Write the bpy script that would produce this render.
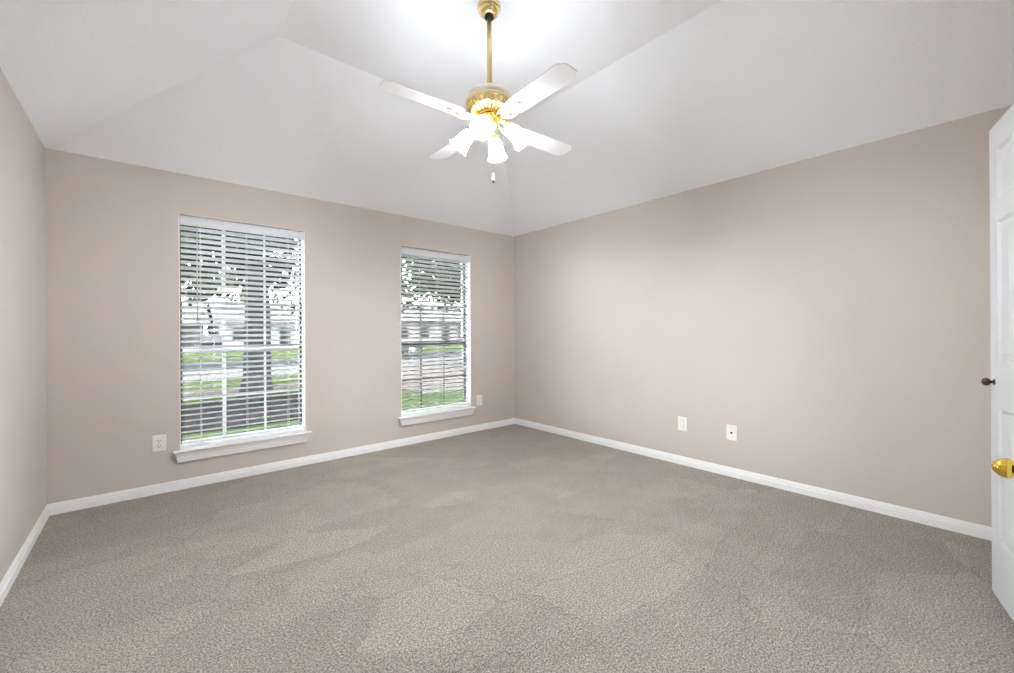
import bpy, bmesh, math, random
from mathutils import Vector, Matrix
random.seed(7)
for o in list(bpy.data.objects):
    bpy.data.objects.remove(o)
scene = bpy.context.scene
C = scene.collection
PI = math.pi

# ------------------------------------------------------------------ camera, world, sun, exposure
RES_X, RES_Y = 1014, 673
F_PX, CX, CY = 419.8, 507.0, 331.4
YAW, ROLL = math.radians(40.55), -0.006
CAM = Vector((-3.639, -4.104, 1.203))
cam_data = bpy.data.cameras.new('camera')
cam = bpy.data.objects.new('camera', cam_data)
C.objects.link(cam)
cam_data.sensor_fit = 'HORIZONTAL'
cam_data.sensor_width = 36.0
cam_data.lens = F_PX / RES_X * 36.0
cam_data.shift_x = (RES_X / 2 - CX) / RES_X
cam_data.shift_y = -(RES_Y / 2 - CY) / RES_X
cam_data.clip_start = 0.02
cam_data.clip_end = 400
cam.location = CAM
cam.rotation_euler = (Matrix.Rotation(-YAW, 3, 'Z') @ Matrix.Rotation(PI / 2, 3, 'X') @ Matrix.Rotation(ROLL, 3, 'Z')).to_euler()
scene.camera = cam

SKY_STRENGTH = 29.0
SUN_STRENGTH = 14.0
SHADE_EMISSION = 39.0
BULB_EMISSION = 2750.0
world = bpy.data.worlds.new('world')
scene.world = world
world.use_nodes = True
bg = world.node_tree.nodes['Background']
bg.inputs['Color'].default_value = (0.86, 0.93, 1.0, 1)
bg.inputs['Strength'].default_value = SKY_STRENGTH
sun_data = bpy.data.lights.new('sun', 'SUN')
sun = bpy.data.objects.new('sun', sun_data)
C.objects.link(sun)
sun_data.energy = SUN_STRENGTH
sun_data.angle = 0.02
sun_data.color = (1.0, 0.96, 0.9)
sun.rotation_euler = Vector((0.12, -0.6, -1.0)).to_track_quat('-Z', 'Y').to_euler()

scene.view_settings.view_transform = 'Standard'
scene.view_settings.look = 'None'
scene.view_settings.gamma = 1.0
scene.view_settings.use_curve_mapping = False
scene.view_settings.exposure = 0.78
scene.cycles.max_bounces = 14
scene.cycles.diffuse_bounces = 8
scene.cycles.transparent_max_bounces = 16
scene.cycles.sample_clamp_indirect = 12.0
scene.cycles.caustics_reflective = False
scene.cycles.caustics_refractive = False

# ------------------------------------------------------------------ helpers
class MB:
    """collects shapes into one mesh"""
    def __init__(self):
        self.bm = bmesh.new()

    def quad(self, *pts):
        vs = [self.bm.verts.new(p) for p in pts]
        self.bm.faces.new(vs)

    def box(self, x0, x1, y0, y1, z0, z1, M=None):
        c = [Vector((x, y, z)) for z in (z0, z1) for y in (y0, y1) for x in (x0, x1)]
        if M is not None:
            c = [M @ p for p in c]
        v = [self.bm.verts.new(p) for p in c]
        for f in ((0, 2, 3, 1), (4, 5, 7, 6), (0, 1, 5, 4), (2, 6, 7, 3), (0, 4, 6, 2), (1, 3, 7, 5)):
            self.bm.faces.new([v[i] for i in f])
        return self

    def lathe(self, prof, n=32, M=None, flute=0.0, nfl=8, smooth=True, closed=False):
        """prof: list of (r, z); revolve about z"""
        rings = []
        for r, z in prof:
            if r < 1e-6:
                p = Vector((0, 0, z))
                rings.append([self.bm.verts.new(M @ p if M else p)])
            else:
                ring = []
                for k in range(n):
                    a = 2 * PI * k / n
                    rr = r * (1 + flute * math.cos(nfl * a) * min(1, r / 0.05))
                    p = Vector((rr * math.cos(a), rr * math.sin(a), z))
                    ring.append(self.bm.verts.new(M @ p if M else p))
                rings.append(ring)
        pairs = list(zip(rings, rings[1:]))
        if closed:
            pairs.append((rings[-1], rings[0]))
        for A, B in pairs:
            if len(A) == 1 and len(B) == 1:
                continue
            for k in range(n):
                k2 = (k + 1) % n
                if len(A) == 1:
                    f = self.bm.faces.new((A[0], B[k2], B[k]))
                elif len(B) == 1:
                    f = self.bm.faces.new((A[k], A[k2], B[0]))
                else:
                    f = self.bm.faces.new((A[k], A[k2], B[k2], B[k]))
                f.smooth = smooth
        return self

    def tube(self, pts, r, n=10, cap=True):
        pts = [Vector(p) for p in pts]
        rs = r if isinstance(r, (list, tuple)) else [r] * len(pts)
        rings = []
        up = None
        for i, p in enumerate(pts):
            t = (pts[min(i + 1, len(pts) - 1)] - pts[max(i - 1, 0)]).normalized()
            if up is None:
                up = Vector((0, 0, 1)) if abs(t.z) < 0.9 else Vector((1, 0, 0))
            a = t.cross(up).normalized()
            b = a.cross(t).normalized()
            up = b
            rings.append([self.bm.verts.new(p + (a * math.cos(2 * PI * k / n) + b * math.sin(2 * PI * k / n)) * rs[i]) for k in range(n)])
        for A, B in zip(rings, rings[1:]):
            for k in range(n):
                f = self.bm.faces.new((A[k], A[(k + 1) % n], B[(k + 1) % n], B[k]))
                f.smooth = True
        if cap:
            self.bm.faces.new(rings[0][::-1])
            self.bm.faces.new(rings[-1])
        return self

    def prism(self, outline, z0, z1, M=None):
        """outline in xy, extruded z0..z1"""
        lo = [Vector((x, y, z0)) for x, y in outline]
        hi = [Vector((x, y, z1)) for x, y in outline]
        if M is not None:
            lo = [M @ p for p in lo]
            hi = [M @ p for p in hi]
        a = [self.bm.verts.new(p) for p in lo]
        b = [self.bm.verts.new(p) for p in hi]
        n = len(a)
        self.bm.faces.new(a[::-1])
        self.bm.faces.new(b)
        for k in range(n):
            self.bm.faces.new((a[k], a[(k + 1) % n], b[(k + 1) % n], b[k]))
        return self

    def ball(self, c, r, n=16, sx=1, sy=1, sz=1, M=None):
        prof = [(r * math.sin(PI * k / 10), r * math.cos(PI * k / 10)) for k in range(11)]
        T = Matrix.Translation(c) @ Matrix.Diagonal((sx, sy, sz, 1))
        if M is not None:
            T = M @ T
        prof[0] = (0, r)
        prof[-1] = (0, -r)
        return self.lathe(prof, n, T)

    def build(self, name, mat, parent=None, bevel=0.0, seg=2):
        bmesh.ops.recalc_face_normals(self.bm, faces=self.bm.faces)
        me = bpy.data.meshes.new(name)
        self.bm.to_mesh(me)
        self.bm.free()
        for m in (mat if isinstance(mat, (list, tuple)) else [mat]):
            me.materials.append(m)
        o = bpy.data.objects.new(name, me)
        C.objects.link(o)
        if parent is not None:
            o.parent = parent
        if bevel > 0:
            mod = o.modifiers.new('bevel', 'BEVEL')
            mod.width = bevel
            mod.segments = seg
            mod.limit_method = 'ANGLE'
            mod.angle_limit = math.radians(40)
            for p in me.polygons:
                p.use_smooth = False
        return o


def empty(name, loc=(0, 0, 0), rz=0.0):
    o = bpy.data.objects.new(name, None)
    o.empty_display_size = 0.05
    C.objects.link(o)
    o.location = loc
    o.rotation_euler = (0, 0, rz)
    return o


def tag(o, label=None, cat=None, group=None, kind=None):
    for k, v in (('label', label), ('category', cat), ('group', group), ('kind', kind)):
        if v:
            o[k] = v
    return o


def struct(o, label=None, cat=None):
    return tag(o, label, cat, None, 'structure')


# ------------------------------------------------------------------ materials
def nt(name):
    m = bpy.data.materials.new(name)
    m.use_nodes = True
    t = m.node_tree
    b = t.nodes['Principled BSDF']
    return m, t, b


def plain(name, col, rough=0.5, metal=0.0, spec=0.5):
    m, t, b = nt(name)
    b.inputs['Base Color'].default_value = (*col, 1)
    b.inputs['Roughness'].default_value = rough
    b.inputs['Metallic'].default_value = metal
    b.inputs['Specular IOR Level'].default_value = spec
    return m


def node(t, typ, **kw):
    n = t.nodes.new(typ)
    for k, v in kw.items():
        if k in n.inputs:
            n.inputs[k].default_value = v
        else:
            setattr(n, k, v)
    return n


def ramp(t, stops):
    r = t.nodes.new('ShaderNodeValToRGB')
    el = r.color_ramp.elements
    while len(el) < len(stops):
        el.new(0.5)
    for e, (p, c) in zip(el, stops):
        e.position = p
        e.color = (*c, 1)
    return r


def painted(name, col, var=0.04, scale=1.2, bump=0.06, bscale=160, rough=0.75):
    """wall paint with roller texture"""
    m, t, b = nt(name)
    tc = node(t, 'ShaderNodeTexCoord')
    n1 = node(t, 'ShaderNodeTexNoise', Scale=scale, Detail=3.0)
    t.links.new(tc.outputs['Object'], n1.inputs['Vector'])
    r = ramp(t, [(0.3, tuple(c * (1 - var) for c in col)), (0.7, tuple(min(1, c * (1 + var)) for c in col))])
    t.links.new(n1.outputs['Fac'], r.inputs['Fac'])
    t.links.new(r.outputs['Color'], b.inputs['Base Color'])
    n2 = node(t, 'ShaderNodeTexNoise', Scale=bscale, Detail=4.0)
    t.links.new(tc.outputs['Object'], n2.inputs['Vector'])
    bp = node(t, 'ShaderNodeBump', Strength=bump, Distance=0.01)
    t.links.new(n2.outputs['Fac'], bp.inputs['Height'])
    t.links.new(bp.outputs['Normal'], b.inputs['Normal'])
    b.inputs['Roughness'].default_value = rough
    b.inputs['Specular IOR Level'].default_value = 0.3
    return m


WALL_COL = (0.556, 0.497, 0.444)
M_WALL = painted('wall paint', WALL_COL, var=0.025)
M_CEIL = painted('ceiling paint', (0.885, 0.90, 0.925), var=0.01, bump=0.35, bscale=110, rough=0.9)
M_TRIM = painted('white trim paint', (0.83, 0.83, 0.82), var=0.01, bump=0.01, rough=0.4)
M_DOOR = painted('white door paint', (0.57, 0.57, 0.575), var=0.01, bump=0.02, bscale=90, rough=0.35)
M_BLIND = plain('white faux wood', (0.84, 0.85, 0.86), 0.45)
_t = M_BLIND.node_tree
_tr = node(_t, 'ShaderNodeBsdfTranslucent', Color=(0.84, 0.86, 0.87, 1))
_mx = node(_t, 'ShaderNodeMixShader')
_mx.inputs[0].default_value = 0.28
_t.links.new(_t.nodes['Principled BSDF'].outputs[0], _mx.inputs[1])
_t.links.new(_tr.outputs[0], _mx.inputs[2])
_t.links.new(_mx.outputs[0], _t.nodes['Material Output'].inputs['Surface'])
M_CORD = plain('white cord', (0.75, 0.75, 0.75), 0.8)
M_WAND = plain('clear grey wand', (0.55, 0.56, 0.58), 0.25)
M_BRONZE = plain('dark window frame', (0.035, 0.032, 0.03), 0.5)
M_GRILLE = plain('white window grille', (0.8, 0.8, 0.8), 0.5)
M_PLATE = plain('white plastic plate', (0.82, 0.80, 0.77), 0.35)
M_SLOT = plain('dark slot', (0.03, 0.03, 0.03), 0.6)
M_GREYLINE = plain('grey plastic', (0.36, 0.34, 0.32), 0.5)
M_BRASS = plain('polished brass', (0.90, 0.73, 0.36), 0.2, 1.0)
M_ROD = plain('satin brass rod', (0.92, 0.76, 0.40), 0.35, 1.0)
M_PALE = plain('champagne metal', (0.90, 0.85, 0.72), 0.35, 1.0)
M_KNOBBRASS = plain('bright brass knob', (0.85, 0.60, 0.10), 0.12, 1.0)
M_BRONZEKNOB = plain('antique bronze knob', (0.10, 0.065, 0.045), 0.25, 1.0)
M_BLACK = plain('black rubber', (0.012, 0.011, 0.01), 0.5)
M_BLADE = painted('white fan blade', (0.84, 0.84, 0.84), var=0.01, bump=0.01, rough=0.4)
M_FILIGREE = plain('pale brass filigree', (0.90, 0.80, 0.55), 0.2, 1.0)
M_CHAIN = plain('chain metal', (0.7, 0.68, 0.62), 0.3, 1.0)
M_FOB = plain('white fob', (0.85, 0.85, 0.85), 0.3)


def emitter(name, col, strength):
    m, t, b = nt(name)
    b.inputs['Base Color'].default_value = (0.9, 0.9, 0.9, 1)
    b.inputs['Roughness'].default_value = 0.4
    b.inputs['Emission Color'].default_value = (*col, 1)
    b.inputs['Emission Strength'].default_value = strength
    return m


M_SHADE = emitter('lit frosted glass', (0.93, 0.97, 1.04), SHADE_EMISSION)
M_BULB = emitter('lit bulb', (0.93, 0.97, 1.04), BULB_EMISSION)


def glass_mat():
    m = bpy.data.materials.new('window glass')
    m.use_nodes = True
    t = m.node_tree
    t.nodes.remove(t.nodes['Principled BSDF'])
    out = t.nodes['Material Output']
    tr = node(t, 'ShaderNodeBsdfTransparent', Color=(0.97, 0.99, 0.98, 1))
    gl = node(t, 'ShaderNodeBsdfGlossy', Roughness=0.02)
    fr = node(t, 'ShaderNodeFresnel', IOR=1.3)
    mx = node(t, 'ShaderNodeMixShader')
    t.links.new(fr.outputs['Fac'], mx.inputs[0])
    t.links.new(tr.outputs[0], mx.inputs[1])
    t.links.new(gl.outputs[0], mx.inputs[2])
    t.links.new(mx.outputs[0], out.inputs['Surface'])
    return m


M_GLASS = glass_mat()


def carpet_mat():
    m, t, b = nt('carpet')
    L = t.links.new
    tc = node(t, 'ShaderNodeTexCoord')
    # tuft flecks: fine yarn twist plus coarser clumps
    fl = node(t, 'ShaderNodeTexNoise', Scale=260.0, Detail=3.0, Roughness=0.7)
    L(tc.outputs['Object'], fl.inputs['Vector'])
    cl = node(t, 'ShaderNodeTexNoise', Scale=115.0, Detail=4.0, Roughness=0.75)
    L(tc.outputs['Object'], cl.inputs['Vector'])
    mxf = node(t, 'ShaderNodeMix', data_type='FLOAT')
    mxf.inputs[0].default_value = 0.5
    L(fl.outputs['Fac'], mxf.inputs[2])
    L(cl.outputs['Fac'], mxf.inputs[3])
    r1 = ramp(t, [(0.385, (0.060, 0.049, 0.037)), (0.5, (0.285, 0.249, 0.207)), (0.61, (0.67, 0.605, 0.52))])
    L(mxf.outputs[0], r1.inputs['Fac'])
    # brushed patches of pile (vacuum strokes), angular
    mp = node(t, 'ShaderNodeMapping')
    mp.inputs['Rotation'].default_value = (0, 0, 0.7)
    mp.inputs['Scale'].default_value = (1.0, 2.1, 1.0)
    L(tc.outputs['Object'], mp.inputs['Vector'])
    ds = node(t, 'ShaderNodeTexNoise', Scale=7.0, Detail=2.0)
    L(mp.outputs['Vector'], ds.inputs['Vector'])
    ad = node(t, 'ShaderNodeMixRGB', blend_type='ADD')
    ad.inputs[0].default_value = 0.10
    L(mp.outputs['Vector'], ad.inputs[1])
    L(ds.outputs['Color'], ad.inputs[2])
    vo = node(t, 'ShaderNodeTexVoronoi', Scale=1.5)
    L(ad.outputs[0], vo.inputs['Vector'])
    sp = node(t, 'ShaderNodeSeparateColor')
    L(vo.outputs['Color'], sp.inputs[0])
    r2 = ramp(t, [(0.0, (0.92, 0.92, 0.92)), (1.0, (1.08, 1.08, 1.08))])
    L(sp.outputs[0], r2.inputs['Fac'])
    mu = node(t, 'ShaderNodeMixRGB', blend_type='MULTIPLY')
    mu.inputs[0].default_value = 1.0
    L(r1.outputs['Color'], mu.inputs[1])
    L(r2.outputs['Color'], mu.inputs[2])
    n3 = node(t, 'ShaderNodeTexNoise', Scale=5.0, Detail=6.0, Roughness=0.7)
    L(tc.outputs['Object'], n3.inputs['Vector'])
    r3 = ramp(t, [(0.3, (0.90, 0.90, 0.90)), (0.7, (1.10, 1.10, 1.10))])
    L(n3.outputs['Fac'], r3.inputs['Fac'])
    mu2 = node(t, 'ShaderNodeMixRGB', blend_type='MULTIPLY')
    mu2.inputs[0].default_value = 1.0
    L(mu.outputs[0], mu2.inputs[1])
    L(r3.outputs['Color'], mu2.inputs[2])
    # thin broken furrows where the pile was parted
    v2 = node(t, 'ShaderNodeTexVoronoi', Scale=1.5, feature='DISTANCE_TO_EDGE')
    L(ad.outputs[0], v2.inputs['Vector'])
    r4 = ramp(t, [(0.0, (0.72, 0.72, 0.72)), (0.008, (1, 1, 1))])
    L(v2.outputs['Distance'], r4.inputs['Fac'])
    msk = node(t, 'ShaderNodeTexNoise', Scale=2.3, Detail=1.0)
    L(tc.outputs['Object'], msk.inputs['Vector'])
    r5 = ramp(t, [(0.40, (0, 0, 0)), (0.55, (1, 1, 1))])
    L(msk.outputs['Fac'], r5.inputs['Fac'])
    mu3 = node(t, 'ShaderNodeMixRGB', blend_type='MULTIPLY')
    L(r5.outputs['Color'], mu3.inputs[0])
    L(mu2.outputs[0], mu3.inputs[1])
    L(r4.outputs['Color'], mu3.inputs[2])
    L(mu3.outputs[0], b.inputs['Base Color'])
    bp = node(t, 'ShaderNodeBump', Strength=0.7, Distance=0.012)
    L(mxf.outputs[0], bp.inputs['Height'])
    L(bp.outputs['Normal'], b.inputs['Normal'])
    b.inputs['Roughness'].default_value = 1.0
    b.inputs['Specular IOR Level'].default_value = 0.05
    b.inputs['Sheen Weight'].default_value = 0.15
    return m


M_CARPET = carpet_mat()


def mottled(name, a, b_, scale, rough=0.9, detail=6.0, bump=0.0):
    m, t, b = nt(name)
    tc = node(t, 'ShaderNodeTexCoord')
    n = node(t, 'ShaderNodeTexNoise', Scale=scale, Detail=detail, Roughness=0.7)
    t.links.new(tc.outputs['Object'], n.inputs['Vector'])
    r = ramp(t, [(0.33, a), (0.67, b_)])
    t.links.new(n.outputs['Fac'], r.inputs['Fac'])
    t.links.new(r.outputs['Color'], b.inputs['Base Color'])
    b.inputs['Roughness'].default_value = rough
    b.inputs['Specular IOR Level'].default_value = 0.0
    if bump:
        bp = node(t, 'ShaderNodeBump', Strength=bump, Distance=0.05)
        t.links.new(n.outputs['Fac'], bp.inputs['Height'])
        t.links.new(bp.outputs['Normal'], b.inputs['Normal'])
    return m


def brick_mat():
    m, t, b = nt('pink brick')
    tc = node(t, 'ShaderNodeTexCoord')
    br = node(t, 'ShaderNodeTexBrick', Scale=4.0)
    br.inputs['Color1'].default_value = (0.085, 0.062, 0.056, 1)
    br.inputs['Color2'].default_value = (0.095, 0.070, 0.064, 1)
    br.inputs['Mortar'].default_value = (0.08, 0.07, 0.065, 1)
    t.links.new(tc.outputs['Object'], br.inputs['Vector'])
    t.links.new(br.outputs['Color'], b.inputs['Base Color'])
    b.inputs['Roughness'].default_value = 0.9
    b.inputs['Specular IOR Level'].default_value = 0.0
    return m


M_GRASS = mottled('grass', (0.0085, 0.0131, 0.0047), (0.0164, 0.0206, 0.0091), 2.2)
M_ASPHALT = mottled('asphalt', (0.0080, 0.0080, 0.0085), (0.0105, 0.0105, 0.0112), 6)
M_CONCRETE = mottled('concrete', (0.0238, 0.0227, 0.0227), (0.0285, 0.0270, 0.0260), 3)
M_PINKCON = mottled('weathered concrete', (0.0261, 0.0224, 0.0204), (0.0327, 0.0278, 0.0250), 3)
M_PATCH = mottled('patch', (0.0031, 0.0024, 0.0024), (0.0110, 0.0099, 0.0099), 7)
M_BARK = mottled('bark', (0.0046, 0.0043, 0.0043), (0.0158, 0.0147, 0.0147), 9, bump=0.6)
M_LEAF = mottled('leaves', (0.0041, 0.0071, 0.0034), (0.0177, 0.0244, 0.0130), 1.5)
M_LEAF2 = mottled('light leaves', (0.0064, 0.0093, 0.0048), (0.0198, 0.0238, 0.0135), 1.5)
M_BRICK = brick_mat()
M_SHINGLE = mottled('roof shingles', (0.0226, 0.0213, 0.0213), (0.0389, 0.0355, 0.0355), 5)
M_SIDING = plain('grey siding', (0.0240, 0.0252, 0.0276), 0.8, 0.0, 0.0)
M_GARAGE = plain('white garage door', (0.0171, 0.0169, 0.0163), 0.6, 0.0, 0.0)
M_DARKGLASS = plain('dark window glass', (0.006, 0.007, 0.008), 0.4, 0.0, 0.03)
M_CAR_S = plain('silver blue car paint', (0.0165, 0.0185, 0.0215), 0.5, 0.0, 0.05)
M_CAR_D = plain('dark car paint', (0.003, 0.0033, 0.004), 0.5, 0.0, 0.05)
M_TYRE = plain('tyre rubber', (0.02, 0.02, 0.02), 0.8)
M_ALLOY = plain('alloy', (0.5, 0.5, 0.52), 0.3, 1.0)

# ------------------------------------------------------------------ room shell
W, H, D = 4.153, 2.44, 4.22         # width (x: -W..0), wall height, front wall at y=-D
FLAT_Z, INS = 3.08, 1.15            # raised flat of the hipped ceiling, inset from the walls
TH = 0.15
# openings in the back wall: x0, x1, z0, z1
WIN = [(-3.455, -2.548, 0.292, 2.127), (-1.606, -0.699, 0.292, 2.117)]

mb = MB()
mb.box(-W - .1, 0.1, -D - .1, TH, -0.12, 0.0)
struct(mb.build('floor', M_CARPET), 'speckled taupe cut pile carpet covering the whole room', 'floor')


def wall_with_holes(name, x0, x1, ytop, z0, z1, holes, y0, y1, mat, label):
    """solid wall slab in xz between y0 (room face) and y1 with rectangular through holes"""
    xs = sorted({x0, x1, *[h[0] for h in holes], *[h[1] for h in holes]})
    zs = sorted({z0, z1, *[h[2] for h in holes], *[h[3] for h in holes]})
    m = MB()
    def inside(a, b, c, d):
        return any(a >= h[0] - 1e-6 and b <= h[1] + 1e-6 and c >= h[2] - 1e-6 and d <= h[3] + 1e-6 for h in holes)
    for a, b in zip(xs, xs[1:]):
        for c, d in zip(zs, zs[1:]):
            if not inside(a, b, c, d):
                m.quad((a, y0, c), (b, y0, c), (b, y0, d), (a, y0, d))
                m.quad((a, y1, c), (b, y1, c), (b, y1, d), (a, y1, d))
    for h in holes:
        m.quad((h[0], y0, h[2]), (h[0], y1, h[2]), (h[0], y1, h[3]), (h[0], y0, h[3]))
        m.quad((h[1], y0, h[2]), (h[1], y1, h[2]), (h[1], y1, h[3]), (h[1], y0, h[3]))
        m.quad((h[0], y0, h[3]), (h[1], y0, h[3]), (h[1], y1, h[3]), (h[0], y1, h[3]))
        m.quad((h[0], y0, h[2]), (h[1], y0, h[2]), (h[1], y1, h[2]), (h[0], y1, h[2]))
    for xa in (x0, x1):
        m.quad((xa, y0, z0), (xa, y1, z0), (xa, y1, z1), (xa, y0, z1))
    m.quad((x0, y0, z1), (x1, y0, z1), (x1, y1, z1), (x0, y1, z1))
    m.quad((x0, y0, z0), (x1, y0, z0), (x1, y1, z0), (x0, y1, z0))
    bmesh.ops.remove_doubles(m.bm, verts=m.bm.verts, dist=1e-5)
    return struct(m.build(name, mat), label, 'wall')


wall_with_holes('wall_back', -W, 0, 0, 0, H, WIN, 0.0, TH, M_WALL, 'taupe wall with the two blinded windows')
mb = MB(); mb.box(-W - .1, -W, -D - .1, TH, 0, H)
struct(mb.build('wall_left', M_WALL), 'bare taupe wall left of the left window', 'wall')
mb = MB(); mb.box(0, .1, -D - .1, TH, 0, H)
struct(mb.build('wall_right', M_WALL), 'bare taupe wall with two small white plates low down', 'wall')

DOOR_X0, DOOR_X1 = -1.40, -0.745     # closet door opening in the front wall
D2X0, D2X1 = -2.80, -2.03            # entry door opening in the front wall
mb = MB()
zt = H
def fw(a, b, c, d):
    mb.box(a, b, -D - .1, -D, c, d)
fw(-W, D2X0, 0, H); fw(D2X0, D2X1, 2.075, H); fw(D2X1, DOOR_X0, 0, H); fw(DOOR_X0, DOOR_X1, 2.105, H); fw(DOOR_X1, 0, 0, H)
# gable part under the raised ceiling
mb.prism([(-W, H), (0, H), (-INS, FLAT_Z), (-W + INS, FLAT_Z)], 0, 0.1,
         Matrix(((1, 0, 0, 0), (0, 0, -1, -D), (0, 1, 0, 0), (0, 0, 0, 1))))
struct(mb.build('wall_front', M_WALL), 'taupe wall behind the white panel door', 'wall')
# closet recess behind the ajar door, so nothing outside shows through the gap
mb = MB()
cx0, cx1 = DOOR_X0 - .25, DOOR_X1 + .25
mb.box(cx0, cx1, -D - .78, -D - .70, 0, 2.4); mb.box(cx0 - .08, cx0, -D - .78, -D - .1, 0, 2.4)
mb.box(cx1, cx1 + .08, -D - .78, -D - .1, 0, 2.4); mb.box(cx0 - .08, cx1 + .08, -D - .78, -D - .1, 2.4, 2.48)
mb.box(cx0 - .08, cx1 + .08, -D - .78, -D - .1, -.1, 0)
struct(mb.build('wall_closet', M_WALL), 'closet walls behind the white panel door', 'wall')

# hipped ceiling: slopes on the back, left and right, flat in the middle
mb = MB()
xl, xr, yb = -W + INS, -INS, -INS
YF = -D - 0.1
mb.quad((-W, 0, H), (0, 0, H), (xr, yb, FLAT_Z), (xl, yb, FLAT_Z))
mb.quad((-W, 0, H), (xl, yb, FLAT_Z), (xl, YF, FLAT_Z), (-W, YF, H))
mb.quad((0, 0, H), (0, YF, H), (xr, YF, FLAT_Z), (xr, yb, FLAT_Z))
mb.quad((xl, yb, FLAT_Z), (xr, yb, FLAT_Z), (xr, YF, FLAT_Z), (xl, YF, FLAT_Z))
bmesh.ops.remove_doubles(mb.bm, verts=mb.bm.verts, dist=1e-5)
for f in mb.bm.faces:
    f.normal_update()
o = mb.build('ceiling', M_CEIL)
sol = o.modifiers.new('thickness', 'SOLIDIFY')
sol.thickness = 0.1
o.data.flip_normals() if o.data.polygons[3].normal.z > 0 else None
sol.offset = -1
struct(o, 'white textured ceiling with sloped sides and a flat middle', 'ceiling')


# baseboards: profile extruded along the wall
def baseboard(name, p0, p1, inward, label):
    """p0->p1 along the wall at z=0, inward = unit vector into the room"""
    prof = [(0, 0), (0.014, 0), (0.014, 0.043), (0.0095, 0.046), (0.0095, 0.058), (0.0065, 0.060), (0.0045, 0.071), (0, 0.074)]
    p0, p1, inw = Vector(p0), Vector(p1), Vector(inward)
    m = MB()
    def ring(p):
        return [m.bm.verts.new(p + inw * a + Vector((0, 0, b))) for a, b in prof]
    A, B = ring(p0), ring(p1)
    n = len(prof)
    for k in range(n):
        m.bm.faces.new((A[k], A[(k + 1) % n], B[(k + 1) % n], B[k]))
    m.bm.faces.new(A); m.bm.faces.new(B[::-1])
    return struct(m.build(name, M_TRIM), label, 'baseboard')


baseboard('baseboard_back', (-W, 0, 0), (0, 0, 0), (0, -1, 0), 'white baseboard under the two windows')
baseboard('baseboard_left', (-W, -D, 0), (-W, 0, 0), (1, 0, 0), 'white baseboard along the bare left wall')
baseboard('baseboard_right', (0, 0, 0), (0, -D, 0), (-1, 0, 0), 'white baseboard along the wall with two plates')

# ------------------------------------------------------------------ windows and blinds
FY = 0.105   # inner face of the window frame


def make_window(n, hole, grille_mat, grille_w, label):
    x0, x1, z0, z1 = hole
    r = empty('window_%d' % n, ((x0 + x1) / 2, 0, z0))
    struct(r, label, 'window')
    ox, oz = r.location.x, r.location.z
    hw, h = (x1 - x0) / 2, z1 - z0
    # painted jamb lining
    m = MB()
    m.box(-hw, -hw + .006, 0.0, FY, 0, h); m.box(hw - .006, hw, 0.0, FY, 0, h)
    m.box(-hw + .006, hw - .006, 0.0, FY, h - .002, h)
    m.build('jamb', M_TRIM, r)
    # frame
    m = MB()
    m.box(-hw, -hw + .024, FY, TH - .005, 0, h); m.box(hw - .024, hw, FY, TH - .005, 0, h)
    m.box(-hw + .024, hw - .024, FY, TH - .005, h - .03, h); m.box(-hw + .024, hw - .024, FY, TH - .005, 0, .045)
    m.build('window_frame', M_BRONZE, r)
    mr = 0.765
    m = MB()
    m.box(-hw + .024, hw - .024, FY + .004, FY + .034, mr - .02, mr + .02)
    m.build('meeting_rail', grille_mat, r)
    # grille, 3 columns; 3 rows over 2
    m = MB()
    for f in (1 / 3, 2 / 3):
        xx = -hw + f * 2 * hw
        gw = grille_w * (1 if f < .5 else .6)
        m.box(xx - gw / 2, xx + gw / 2, FY + .012, FY + .022, .05, h - .04)
    for zz in (mr / 2, mr + (h - mr) / 3, mr + 2 * (h - mr) / 3):
        m.box(-hw + .024, hw - .024, FY + .0125, FY + .0215, zz - .009, zz + .009)
    m.build('grille', grille_mat, r)
    m = MB()
    m.box(-hw + .04, hw - .04, FY + .026, FY + .030, .04, h - .03)
    m.build('glass', M_GLASS, r)
    # stool (inner sill board) and moulded apron below
    m = MB()
    m.box(-hw - .042, hw + .042, -.052, 0.0, -.002, .012)
    m.box(-hw + .0062, hw - .0062, 0.0, FY, -.002, .012)
    m.box(-hw + .0062, hw - .0062, .022, FY, .012, .034)
    m.build('window_sill', M_TRIM, r, bevel=.004)
    m = MB()
    prof = [(0.0, -.002), (-.046, -.002), (-.045, -.003), (-.038, -.012), (-.035, -.028), (-.029, -.031), (-.027, -.055), (-.021, -.058), (-.019, -.080), (0.0, -.082)]
    def ring(xx, inset):
        return [m.bm.verts.new((xx + inset * (-.046 - a) / .046 * (-1), a, b)) for a, b in prof]
    A = ring(-hw - .036, 0.036)
    B = ring(hw + .036, -0.036)
    k_ = len(prof)
    for k in range(k_):
        m.bm.faces.new((A[k], A[(k + 1) % k_], B[(k + 1) % k_], B[k]))
    m.bm.faces.new(A); m.bm.faces.new(B[::-1])
    m.build('apron', M_TRIM, r)
    return r


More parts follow.
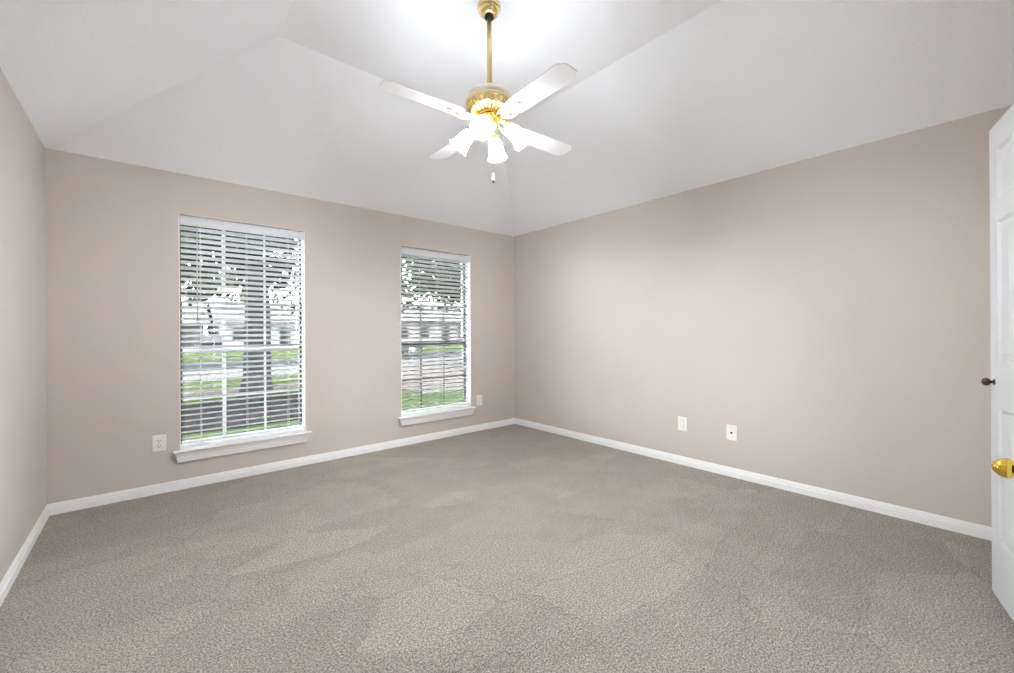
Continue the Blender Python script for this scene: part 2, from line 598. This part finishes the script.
def make_blind(hole, label, wand, first):
    x0, x1, z0, z1 = hole
    r = empty('window_blind', ((x0 + x1) / 2, 0.045, z0 + .012))
    tag(r, label, 'blind', 'window blinds')
    hw, h = (x1 - x0) / 2 - .009, z1 - z0 - .012
    sw = hw - .004
    m = MB()
    m.box(-hw, hw, -.044, -.034, h - .082, h - .010)
    m.box(-hw, hw, -.048, -.044, h - .024, h - .012)
    m.box(-hw, hw, -.0475, -.044, h - .080, h - .072)
    m.box(-hw, -hw + .012, -.034, -.028, h - .082, h - .010); m.box(hw - .012, hw, -.034, -.028, h - .082, h - .010)
    m.build('valance', M_BLIND, r, bevel=.002)
    m = MB()
    m.box(-sw, sw, -.026, .026, h - .058, h - .008)
    m.build('headrail', M_BLIND, r)
    # slats, inner edge tipped up
    pitch, tilt = .0445, math.radians(21)
    zb = .042
    m = MB()
    z = zb + pitch * .8
    top = h - .075
    while z < top:
        jt = tilt + random.uniform(-.02, .02)
        dx = random.uniform(-.0015, .0015)
        n = 5
        up, lo = [], []
        for k in range(n):
            s = -.025 + .05 * k / (n - 1)
            crown = .0022 * (1 - (s / .025) ** 2)
            y, zz = s * math.cos(jt), -s * math.sin(jt) + crown
            up.append((y, z + zz + .0013)); lo.append((y, z + zz - .0013))
        poly = up + lo[::-1]
        A = [m.bm.verts.new((-sw + dx, y, zz)) for y, zz in poly]
        B = [m.bm.verts.new((sw + dx, y, zz)) for y, zz in poly]
        L_ = len(poly)
        for k in range(L_):
            m.bm.faces.new((A[k], A[(k + 1) % L_], B[(k + 1) % L_], B[k]))
        m.bm.faces.new(A); m.bm.faces.new(B[::-1])
        z += pitch
    m.build('slats', M_BLIND, r)
    m = MB()
    m.box(-sw, sw, -.026, .026, .034, .052)
    m.build('bottom_rail', M_BLIND, r, bevel=.003)
    for f in (-.72, .0, .72):
        m = MB()
        xx = f * sw
        for yy in (-.0265, .0265):
            m.tube([(xx, yy, .045), (xx, yy, h - .06)], .0011, 6)
        m.tube([(xx + .004, -.0268, .04), (xx + .004, -.0268, h - .06)], .0008, 6)
        m.build('ladder_cord', M_CORD, r)
    if wand:
        m = MB()
        xx = -hw + .105
        m.tube([(xx, -.052, h - .085), (xx, -.054, h - .30), (xx, -.054, h - .83)], .0042, 8)
        m.ball((xx, -.054, h - .835), .007)
        w_ = m.build('tilt_wand', M_WAND, r)
        m = MB()
        m.tube([(xx, -.044, h - .07), (xx, -.053, h - .075), (xx, -.053, h - .09)], .003, 6)
        m.build('wand_hook', M_GREYLINE, w_)
    # lift cord with tassel
    return r


make_window(1, WIN[0], M_GRILLE, .026, 'left window, farther from the room corner, with a thick tree trunk outside')
make_window(2, WIN[1], M_BRONZE, .018, 'right window, beside the room corner')
make_blind(WIN[0], 'white slatted blind with a tilt wand, in front of the thick tree trunk', True, True)
make_blind(WIN[1], 'white slatted blind without a wand, in the window nearest the room corner', False, False)

# ------------------------------------------------------------------ wall plates


def plate(name, label, cat, loc, rz, kind):
    """plate in local xz, facing local -y"""
    r = empty(name, loc, rz)
    tag(r, label, cat, 'white wall plates near the baseboard')
    w, h = .041, .062
    m = MB()
    m.box(-w, w, -.006, 0, -h, h)
    m.build('cover_plate', M_PLATE, r, bevel=.003)
    if kind == 'duplex':
        for s in (-1, 1):
            m = MB()
            zc = s * .0195
            out = [(.0165 * math.cos(a) if abs(math.cos(a)) > .3 else .0165 * math.cos(a), zc + .0145 * math.sin(a)) for a in [2 * PI * k / 20 for k in range(20)]]
            m.prism(out, .006, .0085, Matrix(((1, 0, 0, 0), (0, 0, -1, 0), (0, 1, 0, 0), (0, 0, 0, 1))))
            rc = m.build('receptacle', M_PLATE, r)
            m = MB()
            m.box(-.0085, -.0050, -.0092, -.0084, zc - .003, zc + .0085)
            m.box(.0050, .0085, -.0092, -.0084, zc - .002, zc + .0075)
            m.lathe([(0, 0), (.003, 0), (.003, .001), (0, .001)], 12, Matrix.Translation((0, -.0084, zc - .008)) @ Matrix.Rotation(PI / 2, 4, 'X'))
            m.build('slots', M_SLOT, rc)
        m = MB(); m.ball((0, -.006, 0), .003, 10, 1, .5, 1); m.build('screw', M_GREYLINE, r)
    elif kind == 'rocker':
        m = MB()
        m.box(-.0175, .0175, -.0066, -.006, -.035, .035)
        g = m.build('recess_line', M_GREYLINE, r)
        m = MB(); m.box(-.0155, .0155, -.0085, -.0066, -.033, .033); m.build('insert', M_PLATE, r, bevel=.001)
        for s in (-1, 1):
            zc = s * .017
            m = MB()
            m.box(-.0078, -.0052, -.0092, -.0084, zc - .004, zc + .0055)
            m.box(.0052, .0078, -.0092, -.0084, zc - .004, zc + .0055)
            m.build('slots', M_GREYLINE, r)
        for s in (-1, 1):
            m = MB(); m.ball((0, -.006, s * .048), .003, 10, 1, .5, 1); m.build('screw', M_GREYLINE, r)
    else:
        m = MB()
        m.lathe([(.0, .0), (.0085, .0), (.0085, .004), (.006, .004), (.006, .011), (.0, .011)], 16, Matrix.Translation((0, -.006, -.002)) @ Matrix.Rotation(PI / 2, 4, 'X'), smooth=False)
        m.build('coax_jack', M_SLOT, r)
        for s in (-1, 1):
            m = MB(); m.ball((0, -.006, s * .042), .003, 10, 1, .5, 1); m.build('screw', M_GREYLINE, r)
    return r


plate('wall_outlet', 'white duplex outlet on the wall left of the left window', 'outlet', (-3.578, 0, .377), 0, 'duplex')
plate('wall_outlet', 'white outlet plate between the right window and the room corner', 'outlet', (-.58, 0, .367), 0, 'rocker')
plate('wall_outlet', 'white outlet plate on the bare wall, nearer the room corner than the jack plate', 'outlet', (0, -2.264, .368), -PI / 2, 'rocker')
plate('cable_plate', 'white plate with a dark round cable jack on the bare wall', 'cable plate', (0, -2.682, .362), -PI / 2, 'coax')

# ------------------------------------------------------------------ doors


def panel_door(name, loc, rz, width, height, label, kind='structure', handle='left'):
    """leaf from hinge at local x=0 to free edge at x=width; visible face at local y=0 looking to +y"""
    r = empty(name, loc, rz)
    tag(r, label, 'door', None, kind)
    t = .035
    st, mid = .088, .085
    pw = (width - 2 * st - mid) / 2
    rows = [(.247, .836), (1.022, 1.640), (1.732, 1.952)]
    rows = [(a * height / 2.06, b * height / 2.06) for a, b in rows]
    cols = [(st, st + pw), (st + pw + mid, width - st)]
    xs = [0, *[v for c in cols for v in c], width]
    zs = [0, *[v for c in rows for v in c], height]
    m = MB()
    for ysgn, y0 in ((1, 0.0), (-1, -t)):
        for i in range(len(xs) - 1):
            for j in range(len(zs) - 1):
                a, b, c, d = xs[i], xs[i + 1], zs[j], zs[j + 1]
                if i in (1, 3) and j in (1, 3, 5):
                    # sticking slopes in, then a raised field
                    loops = [(0, 0), (.012, -.009 * ysgn), (.022, -.009 * ysgn), (.050, -.002 * ysgn)]
                    prev = None
                    for ins, dy in loops:
                        ring = [m.bm.verts.new((x, y0 + dy, z)) for x, z in ((a + ins, c + ins), (b - ins, c + ins), (b - ins, d - ins), (a + ins, d - ins))]
                        if prev:
                            for k in range(4):
                                m.bm.faces.new((prev[k], prev[(k + 1) % 4], ring[(k + 1) % 4], ring[k]))
                        prev = ring
                    m.bm.faces.new(prev)
                else:
                    m.quad((a, y0, c), (b, y0, c), (b, y0, d), (a, y0, d))
    for x in (0, width):
        m.quad((x, 0, 0), (x, -t, 0), (x, -t, height), (x, 0, height))
    for z in (0, height):
        m.quad((0, 0, z), (width, 0, z), (width, -t, z), (0, -t, z))
    bmesh.ops.remove_doubles(m.bm, verts=m.bm.verts, dist=1e-5)
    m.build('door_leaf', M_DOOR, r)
    return r


# closet door: free edge seen at the right of the frame, slightly ajar
LEAF = .62
edge = Vector((-.767, -4.083, 0.03))
ang = math.radians(13.2)
hinge = edge - Vector((math.cos(ang), math.sin(ang), 0)) * LEAF
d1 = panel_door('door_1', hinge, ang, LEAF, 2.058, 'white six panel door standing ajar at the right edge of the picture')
kx, kz = LEAF - .050, .938
RX = Matrix.Rotation(-PI / 2, 4, 'X')
m = MB()
m.lathe([(0, 0), (.0125, 0), (.012, .004), (.007, .004), (.006, .009), (.009, .012), (.0155, .018), (.0180, .025), (.0160, .032), (.009, .038), (0, .040)], 24,
        Matrix.Translation((kx, 0, kz)) @ RX)
m.build('door_handle', M_BRONZEKNOB, d1)
for z in (.25, 1.0, 1.80):
    m = MB()
    m.tube([(-.006, .004, z - .045), (-.006, .004, z + .045)], .006, 8)
    m.build('hinge', M_KNOBBRASS, d1)

# entry door, closed in the front wall just outside the frame; its brass knob reaches into view
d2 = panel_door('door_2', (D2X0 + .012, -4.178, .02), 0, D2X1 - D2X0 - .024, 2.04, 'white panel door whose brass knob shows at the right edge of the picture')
kxx = -2.09 - d2.location.x
m = MB()
m.lathe([(0, 0), (.031, 0), (.031, .004), (.026, .009), (.012, .012), (.010, .051)], 28, Matrix.Translation((kxx, 0, .851)) @ RX)
rose = m.build('door_rose', M_BRONZEKNOB, d2)
m = MB()
m.lathe([(.010, .049), (.018, .051), (.0225, .055), (.0237, .061), (.0225, .068), (.018, .076), (.010, .083), (0, .086)], 28, Matrix.Translation((kxx, 0, .851)) @ RX)
m.build('door_knob', M_KNOBBRASS, d2)

# ------------------------------------------------------------------ ceiling fan
FX, FYC = -2.135, -2.205
fan = empty('ceiling_fan', (FX, FYC, FLAT_Z))
tag(fan, 'brass ceiling fan with four white blades and four lit glass shades', 'ceiling fan')
Z = lambda z: z - FLAT_Z           # local z from world z

m = MB()
m.lathe([(0, 0), (.062, 0), (.067, -.006), (.068, -.016), (.064, -.024), (.060, -.027), (.059, -.034), (.052, -.048), (.040, -.058), (.033, -.061), (.0, -.061)], 40)
can = m.build('canopy', M_BRASS, fan)
m = MB()
m.ball((0, 0, -.066), .027, 20, 1, 1, .8)
m.build('hanger_ball', M_BLACK, can)
m = MB()
m.lathe([(0, -.07), (.0145, -.07), (.0145, Z(2.60)), (0, Z(2.60))], 20)
m.build('downrod', M_ROD, fan)

# motor housing: champagne drum over a brass bowl with sunburst ribs
m = MB()
m.lathe([(0, Z(2.607)), (.020, Z(2.607)), (.022, Z(2.592)), (.06, Z(2.584)), (.105, Z(2.574)), (.122, Z(2.564)), (.127, Z(2.552)), (.127, Z(2.514)), (.120, Z(2.512)), (0, Z(2.512))], 48)
mot = m.build('motor_housing', M_PALE, fan)
m = MB()
m.lathe([(.100, Z(2.522)), (.134, Z(2.522)), (.138, Z(2.516)), (.138, Z(2.504)), (.132, Z(2.496)), (.124, Z(2.480)), (.108, Z(2.464)), (.088, Z(2.455)), (.06, Z(2.452)), (0, Z(2.452))], 48)
bowl = m.build('brass_bowl', M_BRASS, mot)
m = MB()
for k in range(28):
    a = 2 * PI * k / 28
    pts = [(r_ * math.cos(a), r_ * math.sin(a), Z(z_ - .048)) for r_, z_ in ((.062, 2.498), (.088, 2.500), (.109, 2.509), (.126, 2.527), (.134, 2.545))]
    m.tube(pts, [.003, .004, .0052, .0055, .004], 6)
m.build('sunburst_ribs', M_BRASS, bowl)
m = MB()
m.lathe([(0, Z(2.453)), (.040, Z(2.453)), (.038, Z(2.434)), (0, Z(2.434))], 32)
m.build('rotor_plate', M_BLACK, mot)

# blades
BLADE_Z = 2.405
ang0 = math.radians(-2.5)


def blade_outline():
    return [(.205, -.046), (.222, -.055), (.600, -.066), (.640, -.036), (.645, .030), (.604, .066), (.222, .055), (.205, .046)]


blade0 = None
for k in range(4):
    a = ang0 + k * PI / 2
    if blade0 is None:
        m = MB()
        m.prism(blade_outline(), -.003, .003)
        b = m.build('blade', M_BLADE, fan, bevel=.0012)
        m = MB()
        # pierced bracket: two scrolled arms, a tie and a mounting pad
        for s in (-1, 1):
            m.tube([(.055, s * .012, .024), (.095, s * .022, .010), (.130, s * .036, -.004), (.165, s * .040, -.009), (.200, s * .034, -.0085), (.245, s * .026, -.0075), (.275, s * .012, -.007), (.282, 0, -.007)], [.006, .0065, .006, .006, .006, .0055, .005, .005], 8)
            m.tube([(.130, s * .036, -.004), (.150, s * .014, -.006), (.175, s * .004, -.008), (.200, s * .014, -.008), (.205, s * .030, -.008)], .004, 6)
        m.tube([(.12, 0, 0), (.165, 0, -.008), (.235, 0, -.008)], .0045, 6)
        m.ball((.12, 0, .002), .010); m.ball((.175, 0, -.009), .009); m.ball((.24, 0, -.006), .009, 12, 1, 1, .6)
        for s in (-1, 1):
            m.ball((.235, s * .028, -.006), .009, 12, 1, 1, .6)
        irn = m.build('blade_bracket', M_FILIGREE, b)
        blade0 = b
    else:
        b = blade0.copy(); C.objects.link(b); b.parent = fan
        i2 = irn.copy(); C.objects.link(i2); i2.parent = b
    b.location = (0, 0, Z(BLADE_Z))
    b.rotation_euler = (Matrix.Rotation(a, 3, 'Z') @ Matrix.Rotation(math.radians(-9.5), 3, 'X')).to_euler()

# light kit
m = MB()
m.lathe([(0, Z(2.458)), (.034, Z(2.462)), (.040, Z(2.448)), (.046, Z(2.433)), (.052, Z(2.418)), (.052, Z(2.390)), (.047, Z(2.376)), (.036, Z(2.368)), (.030, Z(2.358)), (.022, Z(2.344)), (.010, Z(2.336)), (.006, Z(2.326)), (0, Z(2.324))], 36)
kit = m.build('light_kit', M_BRASS, fan)

Fv = Vector((math.sin(YAW), math.cos(YAW), 0))
Rv = Vector((math.cos(YAW), -math.sin(YAW), 0))
th = math.radians(12)
dfront = -Fv * math.cos(th) - Rv * math.sin(th)
base_ang = math.atan2(dfront.y, dfront.x)
shade0 = None
TILT = math.radians(47)             # shade axis below the horizontal
for k in range(4):
    a = base_ang + k * PI / 2
    rot = Matrix.Rotation(a, 4, 'Z')
    if shade0 is None:
        m = MB()
        m.tube([(.040, 0, Z(2.408)), (.065, 0, Z(2.410)), (.088, 0, Z(2.402)), (.104, 0, Z(2.382)), (.112, 0, Z(2.368))], .0065, 10)
        arm = m.build('lamp_arm', M_BRASS, fan)
        # local frame of the shade: +z along the shade axis (outwards and down)
        ax = Vector((math.cos(TILT), 0, -math.sin(TILT)))
        q = ax.to_track_quat('Z', 'Y').to_matrix().to_4x4()
        T = Matrix.Translation((.106, 0, Z(2.374))) @ q
        m = MB()
        m.lathe([(0, -.014), (.012, -.014), (.026, -.006), (.030, .004), (.030, .016), (.027, .018), (0, .018)], 24, T)
        cup = m.build('socket_cup', M_BRASS, arm)
        for j in range(3):
            a2 = 2 * PI * j / 3
            m = MB()
            m.ball(T @ Vector((.031 * math.cos(a2), .031 * math.sin(a2), .011)), .004, 10)
            m.build('thumb_screw', M_BRASS, cup)
        m = MB()
        outer = [(.024, .016), (.031, .024), (.037, .036), (.040, .052), (.041, .070), (.043, .090), (.048, .108), (.056, .124), (.060, .130)]
        inner = [(r_ - .003, z_) for r_, z_ in outer[::-1]]
        m.lathe(outer + inner, 40, T, flute=.035, nfl=8, closed=True)
        shade0 = m.build('lamp_shade', M_SHADE, fan)
        m = MB()
        m.lathe([(0, .018), (.011, .018), (.012, .035), (.022, .055), (.026, .070), (.022, .086), (.010, .095), (0, .097)], 20, T)
        bulb = m.build('bulb', M_BULB, shade0)
        arm.rotation_euler = (0, 0, a)
        shade0.rotation_euler = (0, 0, a)
        arm0 = arm
    else:
        a_ = arm0.copy(); C.objects.link(a_); a_.parent = fan; a_.rotation_euler = (0, 0, a)
        for ch in list(arm0.children):
            c_ = ch.copy(); C.objects.link(c_); c_.parent = a_
            # screws stay with their cup in the same part tree
            for g in ch.children:
                g_ = g.copy(); C.objects.link(g_); g_.parent = c_
        s_ = shade0.copy(); C.objects.link(s_); s_.parent = fan; s_.rotation_euler = (0, 0, a)
        b_ = bulb.copy(); C.objects.link(b_); b_.parent = s_

m = MB()
cxp, cyp = .020, -.004
m.tube([(cxp, cyp, Z(2.35)), (cxp, cyp, Z(2.115))], .0012, 6)
chain = m.build('pull_chain', M_CHAIN, fan)
m = MB()
m.lathe([(0, Z(2.122)), (.004, Z(2.120)), (.008, Z(2.105)), (.011, Z(2.088)), (.0105, Z(2.080)), (.007, Z(2.074)), (0, Z(2.073))], 16, Matrix.Translation((cxp, cyp, 0)))
fob = m.build('chain_fob', M_FOB, chain)
m = MB()
m.lathe([(0, Z(2.0735)), (.0065, Z(2.0735)), (.006, Z(2.064)), (0, Z(2.062))], 14, Matrix.Translation((cxp, cyp, 0)))
m.build('fob_tip', M_BRONZEKNOB, chain)

# ------------------------------------------------------------------ outside
GZ = -0.35


def ground(name, x0, x1, y0, y1, z, mat, label, cat):
    m = MB(); m.box(x0, x1, y0, y1, z - .3, z)
    return struct(m.build(name, mat), label, cat)


ground('lawn', -60, 110, 0.6, 140, GZ, M_GRASS, 'green lawn outside the windows', 'lawn')
ground('road', -60, 110, 17, 24, GZ + .012, M_ASPHALT, 'grey asphalt street beyond the front lawn', 'street')
ground('road_gutter', -60, 110, 12.4, 16.99, GZ + .011, M_CONCRETE, 'pale concrete strip along the street', 'street')
ground('sidewalk', -60, 110, 8.7, 10.0, GZ + .02, M_PINKCON, 'pinkish concrete sidewalk crossing the lawn', 'sidewalk')
ground('driveway', 1.6, 7.4, 5.2, 12.39, GZ + .014, M_PINKCON, 'pinkish concrete driveway outside the right window', 'driveway')
m = MB()
m.prism([(-2.6 + 3.6 * math.cos(2 * PI * k / 24), 5.7 + 1.75 * math.sin(2 * PI * k / 24)) for k in range(24)], GZ - .05, GZ + .03)  # darker oval of ground between the house and the thick tree
struct(m.build('path_dark_patch', M_PATCH), 'dark oval patch of ground beside the thick tree', 'ground')


def tree(x, y, tr, th_, crown_r, crown_z, n, leaf, label, mat, size=.22, branches=7, seed=1):
    rnd = random.Random(seed)
    r = empty('tree', (x, y, GZ))
    tag(r, label, 'tree', 'trees outside the windows')
    m = MB()
    m.tube([(0, 0, -.1), (0, 0, .05), (.02, 0, .5), (.05, .03, th_ * .6), (.02, .05, th_), (0, .1, th_ * 1.35)], [tr * 1.5, tr * 1.25, tr, tr * .92, tr * .8, tr * .4], 18)
    m.build('trunk', M_BARK, r)
    m = MB()
    for k in range(branches):
        a = 2 * PI * k / branches + rnd.uniform(-.3, .3)
        l = crown_r * rnd.uniform(.5, .85)
        z0 = th_ * rnd.uniform(.75, 1.1)
        m.tube([(0, 0, z0), (l * .35 * math.cos(a), l * .35 * math.sin(a), z0 + .25 * l), (l * .7 * math.cos(a + .2), l * .7 * math.sin(a + .2), z0 + .55 * l), (l * math.cos(a), l * math.sin(a), z0 + .7 * l)], [tr * .45, tr * .3, tr * .18, tr * .06], 8)
    m.build('branches', M_BARK, r)
    m = MB()
    centres = []
    for k in range(leaf):
        a = rnd.uniform(0, 2 * PI); u = rnd.uniform(-.75, 1); q = rnd.uniform(.35, 1) ** .6
        s = math.sqrt(max(0, 1 - u * u))
        centres.append(Vector((crown_r * q * s * math.cos(a), crown_r * q * s * math.sin(a), crown_z + crown_r * .62 * q * u)))
    for c in centres:
        cr = crown_r * rnd.uniform(.12, .24)
        for j in range(n):
            d = Vector((rnd.gauss(0, 1), rnd.gauss(0, 1), rnd.gauss(0, .8))).normalized() * cr * rnd.uniform(.3, 1)
            t1 = Vector((rnd.gauss(0, 1), rnd.gauss(0, 1), rnd.gauss(0, 1))).normalized()
            t2 = t1.cross(Vector((rnd.gauss(0, 1), rnd.gauss(0, 1), rnd.gauss(0, 1)))).normalized()
            s = size * rnd.uniform(.6, 1.3)
            p = c + d
            m.quad(p - t1 * s, p - t2 * s * .5, p + t1 * s, p + t2 * s * .5)
    m.build('foliage', mat, r)
    return r


tree(-1.62, 7.75, .30, 3.2, 5.0, 5.2, 60, 330, 'tree with a thick dark trunk at the dark patch outside the left window', M_LEAF, .15, 8, 3)
tree(9.2, 17.5 - 6.2, .16, 2.6, 4.3, 4.6, 50, 280, 'slimmer leaning tree seen through the right window', M_LEAF, .14, 9, 5)
tree(-4.8, 27.5, .26, 3.0, 5.5, 6.0, 22, 110, 'broad tree across the street at the left edge of the left window', M_LEAF2, .3, 7, 8)
tree(12.5, 30.5, .25, 3.2, 5.2, 6.2, 22, 110, 'leafy tree across the street between the two brick houses', M_LEAF2, .3, 7, 11)
tree(2.95, 68.0, .3, 3.4, 7.5, 6.4, 24, 110, 'pale tree behind the gap between the grey house and the pink brick house', M_LEAF2, .4, 7, 21)
tree(29.5, 31.0, .25, 3.2, 5.4, 6.0, 22, 110, 'leafy tree across the street behind the right edge of the right window', M_LEAF, .3, 7, 15)


def house(name, x, y, w, d, h, rh, wallmat, label):
    r = empty(name, (x, y, GZ))
    tag(r, label, 'house', 'houses across the street')
    m = MB(); m.box(-w / 2, w / 2, 0, d, -.2, h); m.build('house_wall', wallmat, r)
    m = MB()
    e = .5
    # gabled along x with eaves
    m.prism([(-e, h - .12), (d / 2, h + rh), (d + e, h - .12), (d + e, h - .3), (d / 2, h + rh - .2), (-e, h - .3)], -w / 2 - e, w / 2 + e,
            Matrix(((0, 0, 1, 0), (1, 0, 0, 0), (0, 1, 0, 0), (0, 0, 0, 1))))
    m.build('roof', M_SHINGLE, r)
    m = MB(); m.box(w * .12, w * .42, -.05, .01, 0, 2.2)
    for z in (.55, 1.1, 1.65):
        m.box(w * .12, w * .42, -.065, -.05, z - .02, z + .02)
    m.build('garage_door', M_GARAGE, r)
    for fx in (-.40, -.22):
        m = MB(); m.box(w * fx - .08, w * fx + 1.08, -.06, .01, .9, 2.1); f = m.build('house_window', M_GARAGE, r)
        m = MB(); m.box(w * fx, w * fx + .47, -.08, -.055, .98, 2.02); m.box(w * fx + .53, w * fx + 1.0, -.08, -.055, .98, 2.02); m.build('pane', M_DARKGLASS, f)
    m = MB(); m.box(-.5, .5, -.06, .01, 0, 2.1); m.build('front_door', M_DARKGLASS, r)
    return r


house('house', -5.5, 46, 12, 9, 2.7, 2.0, M_SIDING, 'grey house across the street behind the left part of the left window')
house('house', 7.4, 45, 11.5, 9, 2.8, 2.2, M_BRICK, 'pink brick house across the street right of the thick tree trunk')
house('house', 23.5, 39, 15, 9, 2.9, 2.2, M_BRICK, 'pink brick house seen through the right window')


def car(x, y, rz, paint, label):
    r = empty('car', (x, y, GZ + .012), rz)
    tag(r, label, 'car', 'parked cars')
    m = MB()
    YZ = Matrix(((1, 0, 0, 0), (0, 0, 1, 0), (0, 1, 0, 0), (0, 0, 0, 1)))
    m.prism([(-2.2, .28), (2.2, .28), (2.25, .6), (2.1, .78), (1.1, .9), (-2.05, .92), (-2.25, .7)], -.88, .88, YZ)
    m.prism([(-1.75, .9), (.95, .88), (.25, 1.42), (-1.1, 1.45)], -.74, .74, YZ)
    m.build('car_body', paint, r, bevel=.05)
    m = MB()
    m.prism([(-1.5, .95), (.7, .93), (.2, 1.34), (-1.02, 1.37)], -.75, .75, YZ)
    m.build('car_window', M_DARKGLASS, r)
    for wx in (-1.4, 1.4):
        for s in (-1, 1):
            T = Matrix.Translation((wx, s * .80, .32)) @ Matrix.Rotation(PI / 2, 4, 'X')
            m = MB(); m.lathe([(0, -.1), (.26, -.1), (.32, -.07), (.32, .07), (.26, .1), (0, .1)], 20, T); wh = m.build('wheel', M_TYRE, r)
            m = MB(); m.lathe([(0, -.105), (.19, -.105), (.19, .105), (0, .105)], 16, T); m.build('rim', M_ALLOY, wh)
    return r


car(0.5, 41.0, PI / 2, M_CAR_D, 'dark car parked across the street behind the left window')
car(8.0, 21.5, 0.0, M_CAR_S, 'silver blue car on the street at the left edge of the right window')
